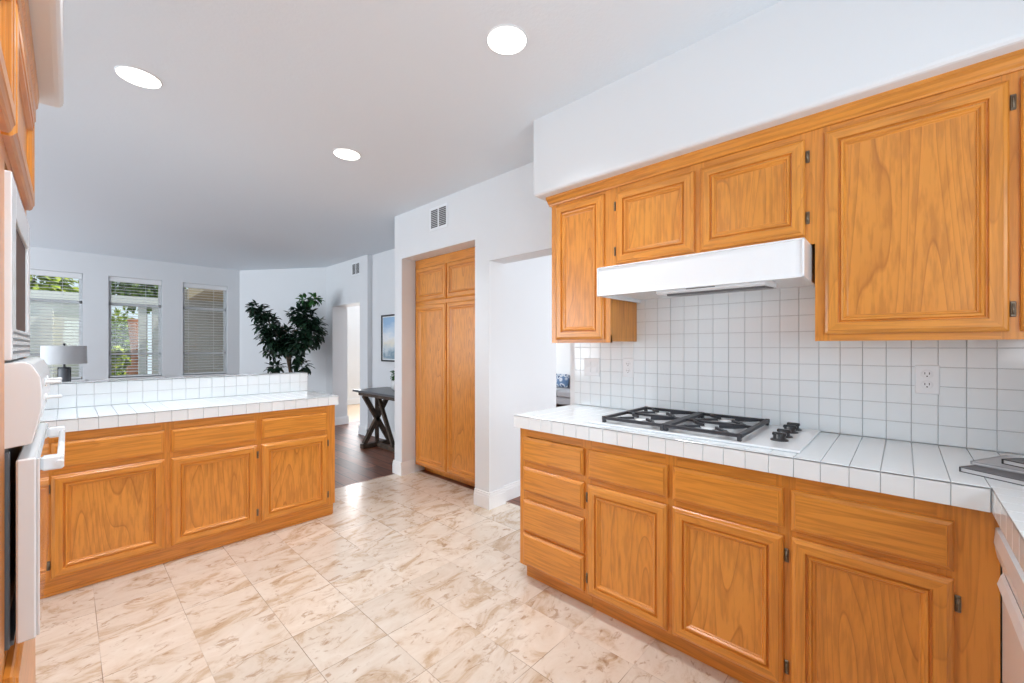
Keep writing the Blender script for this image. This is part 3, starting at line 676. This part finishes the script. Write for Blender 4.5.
bm = BM(); box(bm, -.074, -.046, 1.34, 1.94, .672, 1.055, .003); dr = obj('oven_door', bm, ENAMEL, t)
bm = BM(); box(bm, -.0458, -.0410, 1.343, 1.937, .676, 1.052, .0015); obj('door_glass', bm, ENAMELG, dr, 'glossy white door glass')
bm = BM(); tube(bm, [(-.012, 1.375, 1.030), (-.012, 1.915, 1.030)], .0062, 14)
for y in (1.40, 1.89): box(bm, -.0409, -.006, y-.012, y+.012, 1.014, 1.046, .004)
obj('door_handle', bm, ENAMEL, dr)
bm = BM()
for y in (1.36, 1.92): box(bm, -.0913, -.083, y-.006, y+.006, .66, 1.07, .002)
box(bm, -.0918, -.078, 1.366, 1.914, .662, .672); obj('door_seal', bm, GALV, t, 'grey door seal')

# ------------------------------------------------------------------ ceiling lights
CL = [(1.303, 1.254, 'lit round recessed ceiling light nearest the soffit over the cooktop'), (.24, 2.749, 'lit round recessed ceiling light above the left end of the peninsula'), (1.318, 2.80, 'lit round recessed ceiling light above the right end of the peninsula'), (.24, 1.254, 'added unseen round ceiling light for extra fill, nearest the oak oven tower')]  # the last light is out of view, added to brighten the kitchen
for x, y, lb in CL:
    t = thing('ceiling_light', lb, 'ceiling light', (x, y, CZ), 'round recessed lights in the kitchen ceiling')
    bm = BM(); lathe(bm, (x, y, CZ-.0065), [(.083, .006), (.083, .002), (.0845, .0005), (.0885, .0035), (.090, .006)], 40, cap=False); obj('trim_ring', bm, PLAST, t)
    bm = BM(); lathe(bm, (x, y, CZ-.0045), [(.0825, .003), (.0825, 0)], 40); obj('lens', bm, LENS, t)
    lamp('downlight', 'AREA', (x, y, CZ-.012), 7.5, (0, 0, 0), (.95, .97, 1), shape='DISK', size=.13, spread=math.radians(115))

# ------------------------------------------------------------------ leaves and plants
def leaves(bm, centre, rad, n, size, mi=0, shell=.55, seed=1, droop=.4):
    rnd = random.Random(seed); c = Vector(centre); made = 0
    while made < n:
        d = Vector((rnd.gauss(0, 1), rnd.gauss(0, 1), rnd.gauss(0, 1)))
        if d.length < .01: continue
        d.normalize(); r = shell+(1-shell)*rnd.random()
        p = c+Vector((d.x*rad[0], d.y*rad[1], d.z*rad[2]))*r
        L = size*(.7+.6*rnd.random()); w = L*.46
        ax = (d+Vector((rnd.uniform(-.7, .7), rnd.uniform(-.7, .7), rnd.uniform(-.9, .3)-droop*.5))).normalized()
        s = ax.cross(Vector((rnd.uniform(-.4, .4), rnd.uniform(-.4, .4), 1))).normalized(); nn = s.cross(ax)
        P = [p, p+ax*L*.35+s*w*.5+nn*.08*L, p+ax*L*.7+s*w*.4+nn*.05*L, p+ax*L-nn*.10*L, p+ax*L*.7-s*w*.4+nn*.05*L, p+ax*L*.35-s*w*.5+nn*.08*L, p+ax*L*.5]
        V = [bm.verts.new(q) for q in P]
        for tri in ((0, 1, 6), (1, 2, 6), (2, 3, 6), (3, 4, 6), (4, 5, 6), (5, 0, 6)):
            f = bm.faces.new([V[k] for k in tri]); f.material_index = mi; f.smooth = True
        made += 1
Rv = Vector((.6846, -.729, 0))
fx = Vector((2.33, 6.86, 0))
t = thing('potted_ficus', 'dark green leafy ficus tree standing in the far corner behind the peninsula', 'plant', fx)
bm = BM(); lathe(bm, fx, [(.13, 0), (.17, .05), (.19, .30), (.195, .34), (.18, .345), (.175, .30)], 28); obj('pot', bm, BASKET, t)
bm = BM(); lathe(bm, fx+Vector((0, 0, .28)), [(.17, 0), (.17, .02)], 20); obj('soil', bm, SOIL, t)
bm = BM()
tube(bm, [fx+Vector((0, 0, .29)), fx+Vector((.02, 0, .8)), fx+Vector((.0, .02, 1.2)), fx+Rv*.05+Vector((0, 0, 1.45))], [.05, .042, .034, .02], 10)
tube(bm, [fx+Vector((.01, 0, .9)), fx-Rv*.075+Vector((0, 0, 1.3)), fx-Rv*.38+Vector((0, 0, 1.75))], [.026, .02, .008], 8)
tube(bm, [fx+Vector((.0, .02, 1.1)), fx+Rv*.18+Vector((0, 0, 1.5)), fx+Rv*.26+Vector((0, 0, 1.9))], [.024, .018, .008], 8)
obj('trunk', bm, BARK, t)
bm = BM()
def at(px, py, dz=0, back=0): return fx+Rv*((px-290)/65.2)+Vector((.729, .6846, 0))*back+Vector((0, 0, 1.29-(py-346.7)/65.2))
for k, (px, py, rx, rz, n) in enumerate(((257, 308, .07, .07, 60), (263, 314, .11, .10, 110), (269, 326, .15, .15, 200), (276, 337, .18, .16, 240), (284, 346, .15, .13, 170), (300, 315, .12, .13, 150), (308, 320, .14, .18, 200), (311, 334, .16, .19, 240), (301, 343, .17, .14, 200), (292, 346, .14, .10, 110), (277, 367, .10, .06, 60), (303, 367, .10, .10, 90), (298, 358, .07, .09, 50), (271, 352, .07, .07, 40), (320, 326, .05, .10, 45), (289, 333, .10, .09, 70))):
    leaves(bm, at(px, py, back=random.uniform(-.05, .05)), (rx, rx*.9, rz), n, .105, 0, .30, 20+k, .2)
leaves(bm, at(306, 300), (.09, .08, .05), 45, .12, 1, .3, 77, 0); leaves(bm, at(315, 299), (.06, .06, .04), 26, .12, 1, .3, 78, 0); leaves(bm, at(270, 351), (.06, .05, .05), 14, .11, 1, .3, 79)
obj('foliage', bm, [LEAFD, LEAFB], t)

# console table, small plant, picture
t = thing('console_table', 'dark console table with crossed trestle legs against the hall wall', 'table', (2.72, 4.55, 0))
bm = BM(); box(bm, 2.50, 2.99, 3.98, 5.16, .715, .742, .004); obj('table_top', bm, SLATE, t)
bm = BM(); box(bm, 2.55, 2.95, 4.05, 5.10, .668, .714, .003); obj('apron', bm, RUSTIC, t)
for y, s in ((5.00, -1), (4.12, 1)):
    bm = BM(); box(bm, 2.54, 2.97, y-.04, y+.04, .0, .055, .006); obj('trestle_foot', bm, RUSTIC, t)
    bm = BM(); beam(bm, (2.58, y, .667), (2.93, y, .055), .055, .05, (0, 1, 0), .003); obj('leg', bm, RUSTIC, t)
    bm = BM(); beam(bm, (2.93, y+.001, .667), (2.58, y+.001, .055), .053, .052, (0, 1, 0), .003); obj('leg', bm, RUSTIC, t)
    bm = BM(); box(bm, 2.735, 2.775, y-.022, y+.022, .056, .667, .003); obj('post', bm, RUSTIC, t)
    bm = BM(); beam(bm, (2.755, y+s*.03, .667), (2.755, y+s*.40, .06), .04, .045, (1, 0, 0), .003); obj('brace', bm, RUSTIC, t)
bm = BM(); box(bm, 2.725, 2.785, 4.161, 4.959, .0, .05, .005); obj('stretcher', bm, RUSTIC, t)
px_ = Vector((2.83, 4.63, .7424))
t = thing('potted_plant', 'small green plant in a white pot on the console table', 'plant', px_)
bm = BM(); lathe(bm, px_, [(.05, 0), (.075, .03), (.08, .12), (.07, .13), (.065, .11)], 24); obj('pot', bm, POT, t)
bm = BM(); lathe(bm, px_+Vector((0, 0, .10)), [(.064, 0), (.06, .012)], 16); obj('soil', bm, SOIL, t)
bm = BM(); leaves(bm, px_+Vector((0, 0, .19)), (.075, .075, .075), 120, .05, 0, .2, 5); obj('foliage', bm, LEAFB, t)
t = thing('framed_picture', 'black-framed cloudy seascape print on the hall wall above the console table', 'picture', (3.03, 4.86, 1.085))
bm = BM(); y0, y1, z0, z1 = 4.38, 5.34, 1.085, 1.73
for a, b, c, d in ((y0, y0+.022, z0, z1), (y1-.022, y1, z0, z1), (y0, y1, z0, z0+.022), (y0, y1, z1-.022, z1)): box(bm, 3.003, 3.0295, a, b, c, d, .002)
obj('frame', bm, BLKFR, t)
bm = BM(); box(bm, 3.015, 3.028, y0+.02, y1-.02, z0+.02, z1-.02); obj('mount', bm, PLAST, t)
bm = BM(); box(bm, 3.0135, 3.0155, y0+.04, y1-.04, z0+.035, z1-.035); obj('print', bm, PRINT, t)

# lamp on a side table by the far window
lx, ly = -.03, 7.34
t = thing('side_table', 'low dark side table under the grey table lamp, hidden by the peninsula', 'table', (lx, ly, 0))
bm = BM(); box(bm, lx-.27, lx+.27, ly-.27, ly+.27, .62, .65, .004); obj('table_top', bm, RUSTIC, t)
for sx in (-1, 1):
    for sy in (-1, 1):
        bm = BM(); box(bm, lx+sx*.23-.02, lx+sx*.23+.02, ly+sy*.23-.02, ly+sy*.23+.02, 0, .6199); obj('leg', bm, RUSTIC, t)
t = thing('table_lamp', 'grey drum-shaded table lamp in front of the leftmost far window', 'lamp', (lx, ly, .6505))
bm = BM(); lathe(bm, (lx, ly, .6505), [(.06, 0), (.06, .02), (.05, .025), (.05, .37), (.04, .39), (.010, .40), (.010, .44)], 28); obj('base', bm, LBASE, t)
bm = BM()
for s in (-1, 1): tube(bm, [Vector((lx, ly, .66))+Rv*.075*s, Vector((lx, ly, 1.04))+Rv*.075*s], .006, 6)
tube(bm, [Vector((lx, ly, 1.04))-Rv*.075, Vector((lx, ly, 1.04))+Rv*.075], .006, 6); tube(bm, [Vector((lx, ly, .665))-Rv*.075, Vector((lx, ly, .665))+Rv*.075], .006, 6); obj('metal_frame', bm, LMETAL, t)
bm = BM(); lathe(bm, (lx, ly, 1.085), [(.195, 0), (.190, .215)], 40, cap=False); lathe(bm, (lx, ly, 1.085), [(.192, 0), (.187, .215)], 40, cap=False)
lathe(bm, (lx, ly, 1.294), [(.188, 0), (.004, .001)], 40, cap=False); obj('lamp_shade', bm, SHADE, t)
bm = BM(); tube(bm, [(lx, ly, 1.085), (lx, ly, 1.31)], .006, 8); lathe(bm, (lx, ly, 1.31), [(.008, 0), (.014, .01), (.008, .022)], 12); obj('finial', bm, LMETAL, t)

# sofa in the next room
t = thing('sofa', 'grey sofa glimpsed through the passage left of the backsplash', 'sofa', (7.55, 5.4, 0))
bm = BM(); box(bm, 7.15, 8.05, 4.2, 6.6, .06, .215, .02); obj('sofa_base', bm, SOFAM, t)
bm = BM(); box(bm, 7.12, 7.85, 4.25, 5.39, .217, .36, .04, seg=3); obj('seat_cushion', bm, SOFAM, t)
bm = BM(); box(bm, 7.12, 7.85, 5.41, 6.55, .217, .36, .04, seg=3); obj('seat_cushion', bm, SOFAM, t)
bm = BM(); box(bm, 7.86, 8.05, 4.2, 6.6, .217, .62, .05, seg=3); obj('backrest', bm, SOFAM, t)
for y in (4.22, 6.58):
    for x in (7.2, 8.0):
        bm = BM(); box(bm, x-.025, x+.025, y-.02+.04*(-1 if y > 5 else 1), y+.02+.04*(-1 if y > 5 else 1), 0, .0595); obj('leg', bm, RUSTIC, t)
def cushion(c, s, rot, label):
    t2 = bmesh.new(); bmesh.ops.create_cube(t2, size=1); bmesh.ops.subdivide_edges(t2, edges=t2.edges[:], cuts=6, use_grid_fill=True)
    for v in t2.verts:
        e = (1-min(1, (2*abs(v.co.y))**3))*(1-min(1, (2*abs(v.co.z))**3)); v.co = Vector((v.co.x*s[0]*(.25+.75*e), v.co.y*s[1], v.co.z*s[2]))
    bm = BM(); merge(bm, t2, 0, Matrix.Translation(c) @ Matrix.Rotation(rot, 4, 'Z') @ Matrix.Rotation(.2, 4, 'Y'))
    o = obj('throw_cushion', bm, CUSH, base=(c[0], c[1], c[2]-s[2]/2), smooth=True); tag(o, label, 'cushion', 'blue and white cushions on the sofa')
cushion((7.72, 5.18, .515), (.15, .46, .30), .1, 'blue and white patterned cushion on the grey sofa')
cushion((7.72, 5.72, .515), (.15, .46, .30), -.15, 'blue and white patterned cushion on the grey sofa')

# ------------------------------------------------------------------ outside the far windows
bm = BM(); quad(bm, (-8, 8.62, -.02), (8, 8.62, -.02), (8, 24, -.02), (-8, 24, -.02)); struct('floor_patio', bm, PAVE)
wall_boxes('wall_neighbour', [(-6, .42, 13.0, 13.2, 0, 2.28), (-6, .45, 12.9, 13.25, 2.28, 2.44), (-.35, -.2, 11.6, 13.0, 0, 2.0)], STUCCO)
wall_boxes('wall_wing', [(1.62, 4.4, 11.0, 11.2, 0, 2.5), (1.45, 1.62, 12.6, 12.8, 0, 2.6)], STUCG)
bm = BM(); prism(bm, [(9.35, 2.33), (11.3, 2.27), (11.3, 2.5), (9.35, 2.56)], 'x', 1.72, 4.6); o = obj('patio_roof', bm, EAVE, base=(2.3, 10, 2.6)); tag(o, kind='structure')
bm = BM()
for x in (.98, 1.18): box(bm, x-.055, x+.055, 10.6, 10.74, 0, 2.08)
box(bm, .2, 1.45, 10.55, 10.79, 2.08, 2.23); o = obj('garden_arbour', bm, STUCCO, base=(.7, 10.67, 0)); tag(o, 'white garden arbour posts outside the middle far window', 'arbour')
def bush(c, r, n, sz, label, m=LEAFH, nm='hedge_shrub', grp='shrubs outside the far windows', fl=0, trunk=.1):
    t = thing(nm, label, 'shrub', (c[0], c[1], -.02), grp)
    bm = BM(); tube(bm, [(c[0], c[1], -.02), (c[0], c[1], c[2])], trunk*.4, 8); obj('stem', bm, BARK, t)
    bm = BM(); leaves(bm, c, r, n, sz, 0, .3, int(c[0]*100)+n)
    if fl: leaves(bm, c, (r[0]*1.03, r[1]*1.03, r[2]*1.03), fl, sz*.6, 1, .95, 3)
    obj('foliage', bm, [m, FLOWER], t)
bush((-.55, 14.4, 2.85), (.95, .6, .75), 900, .20, 'yellow-green hedge above the white wall, behind the leftmost far window')
bush((1.40, 14.6, 2.95), (.82, .6, .75), 900, .20, 'mottled green hedge top behind the middle far window', LEAFT)
bush((.60, 9.8, .62), (.20, .25, .30), 260, .10, 'low flowering shrub outside the middle far window', LEAFT, fl=40)
bush((.74, 12.4, 1.25), (.40, .45, .85), 1500, .15, 'yellow-green bush beside the arbour post outside the middle far window')
t = thing('terracotta_urn', 'terracotta urn outside the middle far window', 'urn', (.93, 11.3, -.02))
bm = BM(); lathe(bm, (.93, 11.3, -.02), [(.13, 0), (.14, .9), (.06, .95), (.075, 1.3), (.12, 1.85), (.09, 1.87)], 24); obj('body', bm, TERRA, t)
bm = BM(); lathe(bm, (.93, 11.3, 1.79), [(.09, 0), (.08, .01)], 16); obj('soil', bm, SOIL, t)
